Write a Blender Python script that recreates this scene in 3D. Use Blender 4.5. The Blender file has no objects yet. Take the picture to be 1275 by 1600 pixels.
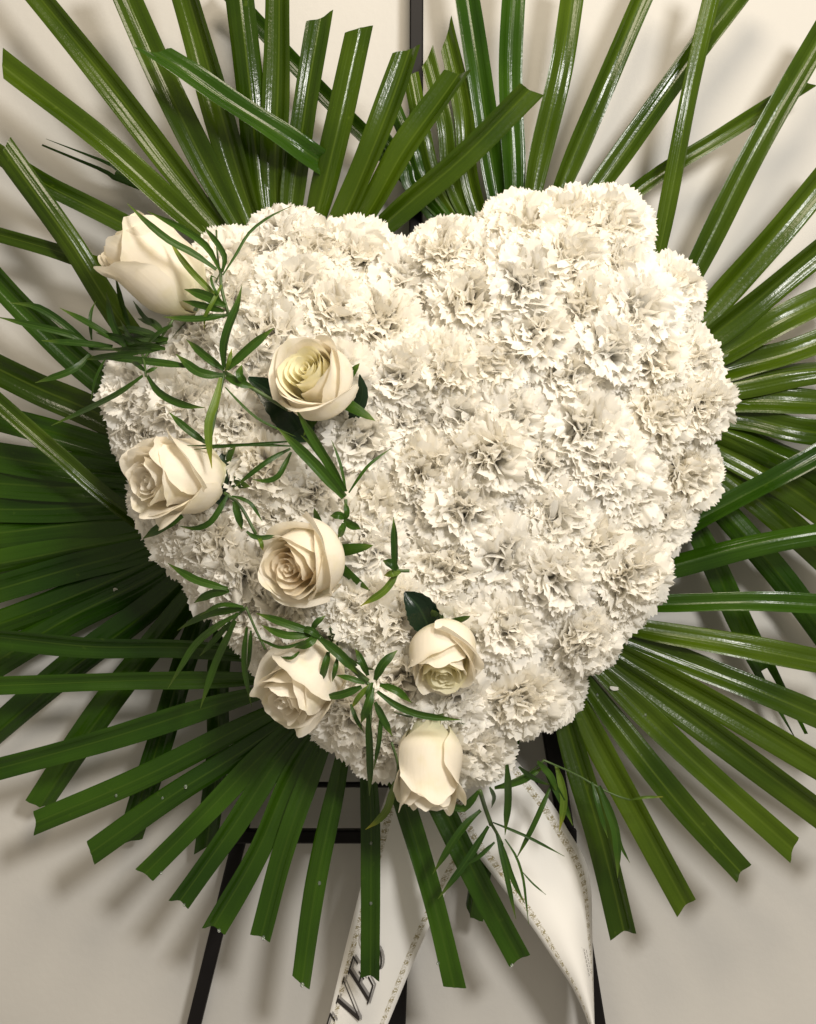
import bpy, math, random
import numpy as np
from mathutils import Vector, Matrix

random.seed(7)
scene = bpy.context.scene
coll = scene.collection

# ------------------------------------------------------------------ camera
D = 0.95          # metres from the lens to the face of the heart
S = 0.00045       # metres per photograph pixel on that face
cam_data = bpy.data.cameras.new('camera')
cam = bpy.data.objects.new('camera', cam_data)
coll.objects.link(cam)
cam.location = (0, -D, 0)
cam.rotation_euler = (math.radians(90), 0, 0)
cam_data.sensor_fit = 'VERTICAL'
cam_data.angle = 2 * math.atan(800 * S / D)
cam_data.clip_start = 0.01
cam_data.clip_end = 50
scene.camera = cam

# ------------------------------------------------------------------ light
world = bpy.data.worlds.new('World')
scene.world = world
world.use_nodes = True
bg = world.node_tree.nodes['Background']
bg.inputs['Color'].default_value = (1.0, 0.88, 0.71, 1)
bg.inputs['Strength'].default_value = 0.36


def area(name, loc, target, size, power, color):
    l = bpy.data.lights.new(name, 'AREA')
    l.shape = 'DISK'
    l.size = size
    l.energy = power
    l.color = color
    o = bpy.data.objects.new(name, l)
    coll.objects.link(o)
    o.location = loc
    o.rotation_euler = (Vector(target) - Vector(loc)).to_track_quat('-Z', 'Y').to_euler()
    return o


area('wall_lamp', (0.48, -1.10, 0.48), (0.08, 0, 0.05), 0.24, 13.5, (1.0, 0.965, 0.92))
area('ceiling_lamp', (0.10, -0.75, 0.90), (0.03, 0, 0.08), 0.40, 9.0, (1.0, 0.86, 0.67))

scene.render.engine = 'CYCLES'
scene.cycles.use_denoising = True
scene.cycles.max_bounces = 10
scene.cycles.diffuse_bounces = 7
scene.cycles.transmission_bounces = 6
vs = scene.view_settings
vs.view_transform = 'Standard'
vs.look = 'None'
vs.exposure = 0.13
vs.gamma = 1.0
vs.use_curve_mapping = False


# ------------------------------------------------------------------ helpers
def P(px, py, y=0.0):
    """point of the place that stands at depth y behind the heart's face"""
    k = S * (D + y) / D
    return Vector(((px - 637.5) * k, y, -(py - 800) * k))


def tag(o, label, cat, group=None):
    o['label'] = label
    o['category'] = cat
    if group:
        o['group'] = group
    return o


def empty(name, loc=(0, 0, 0)):
    o = bpy.data.objects.new(name, None)
    coll.objects.link(o)
    o.location = loc
    o.empty_display_size = 0.01
    return o


def mesh_obj(name, verts, faces, m, parent=None, uvs=None, smooth=True, attr=None):
    me = bpy.data.meshes.new(name)
    me.from_pydata([tuple(v) for v in verts], [], faces)
    if uvs is not None:
        uvl = me.uv_layers.new(name='UVMap')
        idx = np.empty(len(me.loops), dtype=np.int32)
        me.loops.foreach_get('vertex_index', idx)
        uvl.data.foreach_set('uv', np.array(uvs, dtype=np.float32)[idx].ravel())
    if smooth:
        me.polygons.foreach_set('use_smooth', [True] * len(me.polygons))
    me.materials.append(m)
    me.update()
    o = bpy.data.objects.new(name, me)
    coll.objects.link(o)
    if parent is not None:
        o.parent = parent
    return o


def data_obj(name, me, parent):
    o = bpy.data.objects.new(name, me)
    coll.objects.link(o)
    o.parent = parent
    return o


def grid_faces(nu, nv, off=0):
    return [(off + i * nv + j, off + i * nv + j + 1, off + (i + 1) * nv + j + 1, off + (i + 1) * nv + j)
            for i in range(nu - 1) for j in range(nv - 1)]


def catmull(pts, n):
    """n points along a smooth curve through pts (any dimension)"""
    pts = [np.array(p, float) for p in pts]
    if len(pts) == 2:
        return [pts[0] + (pts[1] - pts[0]) * i / (n - 1) for i in range(n)]
    ext = [2 * pts[0] - pts[1]] + pts + [2 * pts[-1] - pts[-2]]
    seg = [np.linalg.norm(pts[i + 1] - pts[i]) + 1e-9 for i in range(len(pts) - 1)]
    cum = np.concatenate([[0], np.cumsum(seg)])
    out = []
    for k in range(n):
        d = cum[-1] * k / (n - 1)
        i = min(len(seg) - 1, max(0, int(np.searchsorted(cum, d, side='right') - 1)))
        t = (d - cum[i]) / seg[i]
        p0, p1, p2, p3 = ext[i], ext[i + 1], ext[i + 2], ext[i + 3]
        out.append(0.5 * ((2 * p1) + (-p0 + p2) * t + (2 * p0 - 5 * p1 + 4 * p2 - p3) * t * t
                          + (-p0 + 3 * p1 - 3 * p2 + p3) * t ** 3))
    return out


def tube(name, pts, rad, m, parent=None, sides=6):
    n = len(pts)
    vs_, fs = [], []
    for i, p in enumerate(pts):
        p = Vector(p)
        t = (Vector(pts[min(i + 1, n - 1)]) - Vector(pts[max(i - 1, 0)])).normalized()
        a = t.cross(Vector((0, 1, 0.13))).normalized()
        b = t.cross(a).normalized()
        r = rad[i] if isinstance(rad, (list, tuple)) else rad
        for k in range(sides):
            an = 2 * math.pi * k / sides
            vs_.append(p + a * math.cos(an) * r + b * math.sin(an) * r)
    for i in range(n - 1):
        for k in range(sides):
            fs.append((i * sides + k, i * sides + (k + 1) % sides, (i + 1) * sides + (k + 1) % sides, (i + 1) * sides + k))
    fs.append(tuple(range(sides))[::-1])
    fs.append(tuple((n - 1) * sides + k for k in range(sides)))
    return mesh_obj(name, vs_, fs, m, parent)


def smooth01(x):
    x = max(0.0, min(1.0, x))
    return x * x * (3 - 2 * x)


# ------------------------------------------------------------------ materials
def new_mat(name):
    m = bpy.data.materials.new(name)
    m.use_nodes = True
    nt = m.node_tree
    nt.nodes.clear()
    return m, nt


class NB:
    def __init__(self, nt):
        self.nt = nt

    def n(self, t, **kw):
        nd = self.nt.nodes.new(t)
        for k, v in kw.items():
            setattr(nd, k, v)
        return nd

    def link(self, a, b):
        self.nt.links.new(a, b)

    def math(self, op, a, b=None, clamp=False):
        nd = self.n('ShaderNodeMath', operation=op)
        nd.use_clamp = clamp
        for i, x in enumerate((a, b)):
            if x is None:
                continue
            if isinstance(x, (int, float)):
                nd.inputs[i].default_value = x
            else:
                self.link(x, nd.inputs[i])
        return nd.outputs[0]

    def mix(self, fac, a, b, mode='MIX'):
        nd = self.n('ShaderNodeMix', data_type='RGBA', blend_type=mode)
        for sock, x in ((nd.inputs[0], fac), (nd.inputs[6], a), (nd.inputs[7], b)):
            if isinstance(x, (int, float)):
                sock.default_value = x
            elif isinstance(x, tuple):
                sock.default_value = (*x, 1)
            else:
                self.link(x, sock)
        return nd.outputs[2]

    def ramp(self, fac, lo, hi):
        nd = self.n('ShaderNodeMapRange')
        nd.interpolation_type = 'SMOOTHSTEP'
        nd.inputs['From Min'].default_value = lo
        nd.inputs['From Max'].default_value = hi
        self.link(fac, nd.inputs['Value'])
        return nd.outputs[0]

    def noise(self, scale, vec=None, detail=3.0):
        nd = self.n('ShaderNodeTexNoise')
        nd.inputs['Scale'].default_value = scale
        nd.inputs['Detail'].default_value = detail
        if vec is not None:
            self.link(vec, nd.inputs['Vector'])
        return nd.outputs['Fac']

    def out(self, surf):
        o = self.n('ShaderNodeOutputMaterial')
        self.link(surf, o.inputs['Surface'])


def simple_mat(name, col, rough=0.5, noise_amt=0.15, scale=60.0, spec=0.5, metallic=0.0):
    m, nt = new_mat(name)
    b = NB(nt)
    pr = b.n('ShaderNodeBsdfPrincipled')
    tc = b.n('ShaderNodeTexCoord')
    f = b.noise(scale, tc.outputs['Object'])
    c = b.mix(f, tuple(x * (1 - noise_amt) for x in col), tuple(min(1, x * (1 + noise_amt)) for x in col))
    b.link(c, pr.inputs['Base Color'])
    pr.inputs['Roughness'].default_value = rough
    pr.inputs['Specular IOR Level'].default_value = spec
    pr.inputs['Metallic'].default_value = metallic
    b.out(pr.outputs[0])
    return m


def petal_mat(name, tip, base, transl=0.3, rough=0.55, base_at=0.55, vein=0.25, spec=0.25, blotch=0.0):
    """thin petal: UV.y runs from the claw (0) to the margin (1)"""
    m, nt = new_mat(name)
    b = NB(nt)
    uv = b.n('ShaderNodeUVMap')
    uv.uv_map = 'UVMap'
    sep = b.n('ShaderNodeSeparateXYZ')
    b.link(uv.outputs[0], sep.inputs[0])
    oi = b.n('ShaderNodeObjectInfo')
    t = b.ramp(sep.outputs[1], 0.10, base_at)
    c = b.mix(t, base, tip)
    # each flower a touch different
    c = b.mix(b.math('MULTIPLY', oi.outputs['Random'], 0.35), c, tuple(x * y for x, y in zip(tip, (0.97, 0.94, 0.86))))
    blot = b.noise(70.0, b.n('ShaderNodeTexCoord').outputs['Object'], 3.0)
    c = b.mix(b.math('MULTIPLY', b.ramp(blot, 0.45, 0.75), blotch), c, tuple(x * y for x, y in zip(tip, (0.90, 0.88, 0.72))))
    mp = b.n('ShaderNodeMapping')
    mp.inputs['Scale'].default_value = (26, 2.2, 1)
    b.link(uv.outputs[0], mp.inputs[0])
    veins = b.noise(1.0, mp.outputs[0], 2.0)
    bump = b.n('ShaderNodeBump')
    bump.inputs['Strength'].default_value = vein
    bump.inputs['Distance'].default_value = 0.0006
    b.link(veins, bump.inputs['Height'])
    pr = b.n('ShaderNodeBsdfPrincipled')
    b.link(c, pr.inputs['Base Color'])
    pr.inputs['Roughness'].default_value = rough
    pr.inputs['Specular IOR Level'].default_value = spec
    b.link(bump.outputs[0], pr.inputs['Normal'])
    tr = b.n('ShaderNodeBsdfTranslucent')
    b.link(c, tr.inputs['Color'])
    mx = b.n('ShaderNodeMixShader')
    mx.inputs[0].default_value = transl
    b.link(pr.outputs[0], mx.inputs[1])
    b.link(tr.outputs[0], mx.inputs[2])
    b.out(mx.outputs[0])
    return m


def leaf_mat(name, dark, light, rib, rough=0.3, transl=0.18, ribs=9.0, bumpd=0.0005, tipcol=None):
    """strap leaf: UV.x runs across (0..1), UV.y along"""
    m, nt = new_mat(name)
    b = NB(nt)
    uv = b.n('ShaderNodeUVMap')
    uv.uv_map = 'UVMap'
    sep = b.n('ShaderNodeSeparateXYZ')
    b.link(uv.outputs[0], sep.inputs[0])
    oi = b.n('ShaderNodeObjectInfo')
    tc = b.n('ShaderNodeTexCoord')
    big = b.noise(14.0, tc.outputs['Object'], 2.0)
    fac = b.math('ADD', b.math('MULTIPLY', b.ramp(big, 0.30, 0.72), 0.55), b.math('MULTIPLY', oi.outputs['Random'], 0.45))
    c = b.mix(fac, dark, light)
    # long fibres
    mp = b.n('ShaderNodeMapping')
    mp.inputs['Scale'].default_value = (17, 1.1, 1)
    b.link(uv.outputs[0], mp.inputs[0])
    fib = b.noise(1.0, mp.outputs[0], 3.0)
    c = b.mix(b.math('MULTIPLY', fib, 0.45), c, tuple(x * 0.7 for x in dark))
    mid = b.math('ABSOLUTE', b.math('SUBTRACT', sep.outputs[0], 0.5))
    midm = b.math('SUBTRACT', 1.0, b.ramp(mid, 0.012, 0.05))
    c = b.mix(b.math('MULTIPLY', midm, 0.38), c, rib)
    if tipcol:
        c = b.mix(b.math('MULTIPLY', b.ramp(sep.outputs[1], 0.72, 1.0), 0.7), c, tipcol)
    # scuffs
    sc = b.noise(120.0, tc.outputs['Object'], 2.0)
    c = b.mix(b.math('MULTIPLY', b.ramp(sc, 0.68, 0.80), 0.35), c, rib)
    ribw = b.math('SINE', b.math('MULTIPLY', sep.outputs[0], ribs * 6.2832))
    wet = b.noise(420.0, tc.outputs['Object'], 2.0)
    h = b.math('ADD', b.math('MULTIPLY', ribw, 0.12), b.math('ADD', b.math('MULTIPLY', fib, 0.6), b.math('MULTIPLY', wet, 0.45)))
    bump = b.n('ShaderNodeBump')
    bump.inputs['Strength'].default_value = 0.55
    bump.inputs['Distance'].default_value = bumpd
    b.link(h, bump.inputs['Height'])
    pr = b.n('ShaderNodeBsdfPrincipled')
    b.link(c, pr.inputs['Base Color'])
    r = b.math('ADD', rough, b.math('MULTIPLY', b.math('SUBTRACT', big, 0.5), 0.25))
    b.link(r, pr.inputs['Roughness'])
    pr.inputs['Specular IOR Level'].default_value = 0.30
    b.link(bump.outputs[0], pr.inputs['Normal'])
    tr = b.n('ShaderNodeBsdfTranslucent')
    b.link(b.mix(0.5, c, light), tr.inputs['Color'])
    mx = b.n('ShaderNodeMixShader')
    mx.inputs[0].default_value = transl
    b.link(pr.outputs[0], mx.inputs[1])
    b.link(tr.outputs[0], mx.inputs[2])
    b.out(mx.outputs[0])
    return m


M_carn = petal_mat('carnation_petal', (0.95, 0.932, 0.885), (0.91, 0.885, 0.70), transl=0.48, rough=0.6, base_at=0.62)
M_rose = petal_mat('rose_petal_cream', (0.90, 0.85, 0.745), (0.76, 0.75, 0.50), transl=0.36, rough=0.5, base_at=0.45, vein=0.30, blotch=0.6)
M_rose_in = petal_mat('rose_petal_heart_greenish', (0.89, 0.85, 0.63), (0.78, 0.74, 0.42), transl=0.42, rough=0.5, base_at=0.6, vein=0.2, blotch=0.5)
M_rose_peach = petal_mat('rose_petal_heart_peach', (0.90, 0.81, 0.65), (0.84, 0.66, 0.44), transl=0.42, rough=0.5, base_at=0.7, vein=0.2, blotch=0.5)
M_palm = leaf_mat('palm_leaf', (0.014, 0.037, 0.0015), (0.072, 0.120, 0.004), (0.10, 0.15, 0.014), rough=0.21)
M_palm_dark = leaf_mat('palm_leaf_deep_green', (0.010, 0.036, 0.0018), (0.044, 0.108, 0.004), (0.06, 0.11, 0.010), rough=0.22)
M_sprig = leaf_mat('sprig_leaf', (0.013, 0.042, 0.005), (0.050, 0.118, 0.008), (0.08, 0.15, 0.02), rough=0.34, ribs=3.0, tipcol=(0.11, 0.17, 0.02))
M_sprig_y = leaf_mat('sprig_leaf_yellowing', (0.05, 0.11, 0.010), (0.14, 0.20, 0.018), (0.22, 0.30, 0.06), rough=0.36, ribs=3.0, tipcol=(0.34, 0.31, 0.03))
M_roseleaf = leaf_mat('rose_leaf', (0.006, 0.018, 0.008), (0.014, 0.038, 0.012), (0.03, 0.06, 0.02), rough=0.28, ribs=5.0, transl=0.06)
M_stem = simple_mat('green_stem', (0.05, 0.09, 0.02), 0.5)
M_calyx = simple_mat('calyx_green', (0.14, 0.20, 0.07), 0.5)
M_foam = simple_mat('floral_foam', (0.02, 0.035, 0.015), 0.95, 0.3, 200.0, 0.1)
M_metal = simple_mat('easel_black_paint', (0.006, 0.005, 0.005), 0.5, 0.3, 40.0, 0.15)
M_ink = simple_mat('black_ink', (0.015, 0.012, 0.010), 0.45)
M_greyink = simple_mat('grey_ink', (0.25, 0.24, 0.23), 0.5)


def wall_material():
    m, nt = new_mat('white_painted_wall')
    b = NB(nt)
    tc = b.n('ShaderNodeTexCoord')
    n1 = b.noise(3.0, tc.outputs['Object'], 4.0)
    n2 = b.noise(160.0, tc.outputs['Object'], 4.0)
    c = b.mix(b.ramp(n1, 0.3, 0.7), (0.47, 0.457, 0.428), (0.51, 0.496, 0.466))
    sp = b.noise(55.0, tc.outputs['Object'], 1.0)
    c = b.mix(b.math('MULTIPLY', b.ramp(sp, 0.80, 0.84), 0.6), c, (0.20, 0.17, 0.14))
    bump = b.n('ShaderNodeBump')
    bump.inputs['Strength'].default_value = 0.25
    bump.inputs['Distance'].default_value = 0.0008
    b.link(n2, bump.inputs['Height'])
    pr = b.n('ShaderNodeBsdfPrincipled')
    b.link(c, pr.inputs['Base Color'])
    pr.inputs['Roughness'].default_value = 0.55
    pr.inputs['Specular IOR Level'].default_value = 0.3
    b.link(bump.outputs[0], pr.inputs['Normal'])
    b.out(pr.outputs[0])
    return m


def ribbon_material():
    m, nt = new_mat('white_ribbon_gold_border')
    b = NB(nt)
    uv = b.n('ShaderNodeUVMap')
    uv.uv_map = 'UVMap'
    sep = b.n('ShaderNodeSeparateXYZ')
    b.link(uv.outputs[0], sep.inputs[0])
    x, y = sep.outputs[0], sep.outputs[1]
    e = b.math('MINIMUM', x, b.math('SUBTRACT', 1.0, x))
    # scroll band a little in from each edge: small gold flourishes
    mp = b.n('ShaderNodeMapping')
    mp.inputs['Scale'].default_value = (42, 190, 1)
    b.link(uv.outputs[0], mp.inputs[0])
    blob = b.ramp(b.noise(1.0, mp.outputs[0], 1.5), 0.44, 0.50)
    beat = b.math('ADD', 0.65, b.math('MULTIPLY', b.math('SINE', b.math('MULTIPLY', y, 210.0)), 0.35))
    band = b.math('SUBTRACT', 1.0, b.ramp(b.math('ABSOLUTE', b.math('SUBTRACT', e, 0.10)), 0.030, 0.042))
    mask = b.math('MULTIPLY', b.math('MULTIPLY', blob, band), beat)
    c = b.mix(mask, (0.88, 0.868, 0.835), (0.36, 0.31, 0.17))
    pr = b.n('ShaderNodeBsdfPrincipled')
    b.link(c, pr.inputs['Base Color'])
    pr.inputs['Roughness'].default_value = 0.35
    pr.inputs['Specular IOR Level'].default_value = 0.4
    tr = b.n('ShaderNodeBsdfTranslucent')
    b.link(c, tr.inputs['Color'])
    mx = b.n('ShaderNodeMixShader')
    mx.inputs[0].default_value = 0.2
    b.link(pr.outputs[0], mx.inputs[1])
    b.link(tr.outputs[0], mx.inputs[2])
    b.out(mx.outputs[0])
    return m


M_wall = wall_material()
M_ribbon = ribbon_material()

# ------------------------------------------------------------------ wall
WALL_Y = 0.135
wv, wf = [], []
nw = 25
for i in range(nw):
    for j in range(nw):
        x = -1.6 + 3.2 * i / (nw - 1)
        z = -1.6 + 3.2 * j / (nw - 1)
        wv.append((x, WALL_Y + 0.0015 * math.sin(3.1 * x + 1.3 * z) + 0.001 * math.sin(7 * z - 2 * x), z))
wall = mesh_obj('wall', wv, grid_faces(nw, nw), M_wall)
wall['kind'] = 'structure'

# ------------------------------------------------------------------ the heart's outline (photo pixels) and its domed face
HEART = [(625, 372), (640, 340), (690, 318), (740, 312), (775, 290), (820, 278), (860, 288), (890, 294), (925, 286), (975, 300), (1010, 325),
         (1030, 368), (1060, 390), (1085, 412), (1100, 440), (1112, 480), (1125, 520), (1145, 560), (1155, 610), (1150, 660), (1135, 710),
         (1130, 760), (1115, 800), (1085, 832), (1070, 870), (1065, 920), (1040, 960), (992, 990), (970, 1025), (945, 1060), (920, 1100),
         (900, 1130), (870, 1165), (810, 1182), (785, 1222), (740, 1240), (690, 1248), (630, 1240), (560, 1218), (520, 1190), (480, 1160),
         (430, 1110), (395, 1065), (365, 1025), (335, 985), (300, 958), (278, 920), (240, 880), (226, 840), (200, 790), (165, 710), (155, 660),
         (165, 610), (175, 570), (215, 550), (245, 520), (262, 470), (280, 400), (310, 352), (370, 342), (420, 312), (450, 308), (490, 326),
         (505, 345), (550, 340), (590, 350)]
HP = np.array(HEART, float)
HQ = np.roll(HP, -1, axis=0)


def edge_dist(x, y):
    """signed distance in pixels, positive inside"""
    p = np.array((x, y), float)
    d = HQ - HP
    t = np.clip(((p - HP) * d).sum(1) / (d * d).sum(1), 0, 1)
    q = HP + d * t[:, None]
    dist = np.sqrt(((p - q) ** 2).sum(1)).min()
    cond = (HP[:, 1] > y) != (HQ[:, 1] > y)
    with np.errstate(divide='ignore', invalid='ignore'):
        xi = HP[:, 0] + (y - HP[:, 1]) * (HQ[:, 0] - HP[:, 0]) / (HQ[:, 1] - HP[:, 1])
    inside = (np.count_nonzero(cond & (x < xi)) % 2) == 1
    return dist if inside else -dist


DOME_R, DOME_H, DOME_BACK = 200.0, 0.072, 0.062


def dome_h(d):
    u = 1 - max(0.0, min(1.0, d / DOME_R))
    return DOME_H * math.sqrt(max(0.0, 1 - u * u))


def dome_y(x, y):
    return DOME_BACK - dome_h(edge_dist(x, y))


def dome_n(x, y):
    """outward normal of the domed face"""
    e = 14.0
    gx = (dome_h(edge_dist(x + e, y)) - dome_h(edge_dist(x - e, y))) / (2 * e * S)
    gy = (dome_h(edge_dist(x, y + e)) - dome_h(edge_dist(x, y - e))) / (2 * e * S)
    v = Vector((-gx * 0.8, -1.0, gy * 0.8))
    return v.normalized()


# floral foam under the flowers
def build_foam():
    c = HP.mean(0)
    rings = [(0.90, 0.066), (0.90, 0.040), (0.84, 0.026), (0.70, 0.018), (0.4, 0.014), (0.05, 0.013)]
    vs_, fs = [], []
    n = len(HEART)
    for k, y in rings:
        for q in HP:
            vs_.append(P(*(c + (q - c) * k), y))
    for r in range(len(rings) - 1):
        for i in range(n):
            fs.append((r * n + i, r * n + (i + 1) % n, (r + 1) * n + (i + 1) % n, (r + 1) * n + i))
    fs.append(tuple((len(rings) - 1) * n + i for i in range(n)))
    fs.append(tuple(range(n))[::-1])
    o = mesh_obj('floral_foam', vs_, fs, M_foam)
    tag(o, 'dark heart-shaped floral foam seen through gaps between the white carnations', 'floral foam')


build_foam()


# ------------------------------------------------------------------ carnations
def carnation_petal(phi, length, half_w, rng, ns=7, nv=21, az=0.0, curl=(0.0, 0.5), tw=0.0, shift=(0.0, 0.0)):
    """one fringed petal; phi = how far it leans from the flower's axis"""
    f1, f2 = rng.uniform(0.8, 1.5), rng.uniform(2.0, 3.2)
    p1, p2, p3 = rng.uniform(0, 6.3), rng.uniform(0, 6.3), rng.uniform(0, 6.3)
    a1, a2 = rng.uniform(0.0018, 0.0040), rng.uniform(0.0009, 0.0020)
    cu = rng.uniform(*curl)
    teeth = [rng.uniform(0.0, 1.0) for _ in range(nv)]

    def lean(s):
        return phi * (0.22 + 0.78 * smooth01(s * 1.25)) + cu * smooth01((s - 0.45) / 0.55)
    path = []
    r = z = 0.0
    n_in = 4
    for i in range(ns):
        path.append((r, z, i / (ns - 1)))
        for k in range(n_in):
            ang = lean((i + k / n_in) / (ns - 1))
            r += math.sin(ang) * length / (ns - 1) / n_in
            z += math.cos(ang) * length / (ns - 1) / n_in
    vs_, uvs = [], []
    ca, sa = math.cos(az), math.sin(az)
    for i, (r, z, s) in enumerate(path):
        ang = lean(s)
        w = half_w * (0.12 + 0.88 * smooth01((s - 0.10) / 0.70))
        amp = smooth01((s - 0.22) / 0.70)
        for j in range(nv):
            v = -1 + 2 * j / (nv - 1)
            off = amp * (a1 * math.sin(f1 * math.pi * v + p1) + a2 * math.sin(f2 * math.pi * v + p2 + 1.5 * s) + 0.0009 * math.sin(5.3 * math.pi * v + p3) * s)
            back = -0.22 * length * v * v * s * s
            if i == ns - 1:
                back += (-0.044 if j % 2 else 0.010) * length * (0.4 + 0.8 * teeth[j])
            tt = v * w * (1 - 0.14 * abs(math.sin(f2 * 2 * v + p1)) * amp)
            # the blade turns on its own axis, so the heart of the flower is a jumble of folds
            q = tw * smooth01(s / 0.7)
            off, tt = off * math.cos(q) + tt * math.sin(q), tt * math.cos(q) - off * math.sin(q)
            rr = r + math.sin(ang) * back + math.cos(ang) * off
            zz = z + math.cos(ang) * back - math.sin(ang) * off
            x, y = rr - tt * tt * 7.0, tt
            vs_.append((x * ca - y * sa + shift[0], x * sa + y * ca + shift[1], zz))
            uvs.append((j / (nv - 1), s))
    return vs_, grid_faces(ns, nv), uvs


rng = random.Random(11)
OUTER = []
for k in range(8):
    v_, f_, u_ = carnation_petal(rng.uniform(1.30, 1.60), rng.uniform(0.0375, 0.042), rng.uniform(0.0150, 0.0190), rng, ns=8, nv=33)
    o = mesh_obj('petal', v_, f_, M_carn, uvs=u_)
    OUTER.append(o.data)
    bpy.data.objects.remove(o)
RUFFLE = []
for k in range(9):
    V_, F_, U_ = [], [], []
    # petals per tier, lean, length, half width, curl of the lip
    tiers = [(9, 1.22, 0.0405, 0.0165, (0.0, 0.5)), (10, 1.00, 0.0408, 0.0160, (0.1, 0.7)), (10, 0.78, 0.0412, 0.0155, (0.1, 0.8)),
             (9, 0.58, 0.0415, 0.0145, (0.1, 0.9)), (8, 0.38, 0.0415, 0.0135, (0.0, 0.9)), (7, 0.20, 0.0410, 0.0125, (-0.1, 0.9)), (5, 0.06, 0.0400, 0.0110, (-0.3, 0.8))]
    openness = k % 3 == 2      # some flowers show a looser, yellowish heart
    for ti, (n, phi, L, w, cr) in enumerate(tiers):
        if openness and ti > 3:
            n -= 2
        a0 = rng.uniform(0, 6.3)
        for i in range(n):
            az = a0 + 2 * math.pi * i / n + rng.uniform(-0.3, 0.3)
            v_, f_, u_ = carnation_petal(phi + rng.uniform(-0.16, 0.16), L * rng.uniform(0.90, 1.06) * (0.93 if openness and ti > 3 else 1),
                                         w * rng.uniform(0.85, 1.2), rng, ns=7, nv=25 if ti < 4 else 19, az=az, curl=cr, tw=rng.uniform(-1, 1) * (0.15 + 0.22 * ti), shift=(rng.uniform(-1, 1) * 0.0011 * ti, rng.uniform(-1, 1) * 0.0011 * ti))
            off = len(V_)
            V_ += v_
            F_ += [tuple(q + off for q in f) for f in f_]
            U_ += u_
    o = mesh_obj('inner_petals', V_, F_, M_carn, uvs=U_)
    RUFFLE.append(o.data)
    bpy.data.objects.remove(o)
# calyx: a small ribbed cup
cv, cf = [], []
prof = [(0.0015, -0.020), (0.004, -0.017), (0.0062, -0.008), (0.0068, 0.0), (0.0080, 0.005)]
for r, z in prof:
    for k in range(10):
        a = 2 * math.pi * k / 10
        rr = r * (1.06 if k % 2 else 0.96)
        cv.append((rr * math.cos(a), rr * math.sin(a), z + (0.002 if (z > 0.004 and k % 2) else 0)))
for i in range(len(prof) - 1):
    for k in range(10):
        cf.append((i * 10 + k, i * 10 + (k + 1) % 10, (i + 1) * 10 + (k + 1) % 10, (i + 1) * 10 + k))
o = mesh_obj('calyx', cv, cf, M_calyx)
CALYX = o.data
bpy.data.objects.remove(o)

# where the carnations stand (photo pixels of their middles), heart's face
CARN = [(820, 348), (952, 345), (690, 385), (972, 415), (1062, 455), (835, 520), (960, 540), (735, 470), (1085, 560), (802, 655), (690, 575),
        (915, 668), (1035, 650), (1105, 640), (660, 735), (1090, 745), (860, 808), (985, 765), (720, 795), (990, 895), (865, 905), (690, 890),
        (790, 985), (912, 1005), (810, 1105), (1045, 820), (585, 790), (575, 858), (555, 955), (748, 1190), (545, 1130), (425, 360), (555, 392),
        (365, 405), (465, 445), (420, 515), (525, 480), (600, 500), (635, 435), (300, 535), (372, 560), (625, 590), (560, 690), (640, 655),
        (372, 660), (215, 600), (205, 685), (280, 625), (415, 735), (490, 775), (430, 800), (330, 850), (272, 862), (372, 905), (310, 925),
        (450, 945), (362, 975), (425, 1035), (520, 1150), (600, 1170), (640, 1060), (890, 400), (890, 585), (770, 570), (760, 720), (930, 850),
        (1000, 480), (875, 1090), (720, 1100), (1020, 560), (760, 400), (908, 480), (620, 960), (940, 720), (505, 1050), (310, 760), (480, 880), (520, 600), (680, 1180)]
# (middle of the rose on the picture, used to keep flowers out of its way)
ROSE_AT = [(225, 420), (497, 602), (252, 745), (475, 870), (690, 1020), (462, 1075), (668, 1185)]


def rose_clear(x, y):
    return min(math.hypot(x - a, y - b) for a, b in ROSE_AT)


def pull_in(p, dmin):
    x, y = p
    for _ in range(40):
        if edge_dist(x, y) >= dmin:
            break
        gx = edge_dist(x + 6, y) - edge_dist(x - 6, y)
        gy = edge_dist(x, y + 6) - edge_dist(x, y - 6)
        g = math.hypot(gx, gy) + 1e-6
        x, y = x + gx / g * 3, y + gy / g * 3
    return (x, y)


pts = [pull_in(p, 48) for p in CARN]
frng = random.Random(5)
for mind in (86, 72):
    for _ in range(2500):
        x, y = frng.uniform(150, 1160), frng.uniform(270, 1250)
        if edge_dist(x, y) < 48 or rose_clear(x, y) < 40:
            continue
        if min(math.hypot(x - a, y - b) for a, b in pts) > mind:
            pts.append((x, y))

# a lower course of heads closes the gaps along the rim
c0 = HP.mean(0)
for a_, b_ in zip(HEART, HEART[1:] + HEART[:1]):
    for f in (0.0, 0.5):
        q = pull_in((a_[0] + (b_[0] - a_[0]) * f, a_[1] + (b_[1] - a_[1]) * f), 42)
        if min(math.hypot(q[0] - u, q[1] - v) for u, v in pts) > 56 and rose_clear(*q) > 34:
            pts.append(q)

ORD = ['first', 'second', 'third', 'fourth', 'fifth', 'sixth', 'seventh', 'eighth', 'ninth', 'tenth', 'eleventh', 'twelfth', 'thirteenth',
       'fourteenth', 'fifteenth', 'sixteenth', 'seventeenth', 'eighteenth', 'nineteenth', 'twentieth']


def ordinal(n):
    if n <= 20:
        return ORD[n - 1]
    t = {2: 'twenty', 3: 'thirty', 4: 'forty'}[n // 10]
    return t + '-' + ORD[n % 10 - 1] if n % 10 else {3: 'thirtieth', 4: 'fortieth'}[n // 10]


def clock(p):
    """angle clockwise from the notch, about the heart's middle"""
    a = math.atan2(p[0] - 650, -(p[1] - 720)) - math.atan2(625 - 650, -(372 - 720))
    return a % (2 * math.pi)


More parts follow.
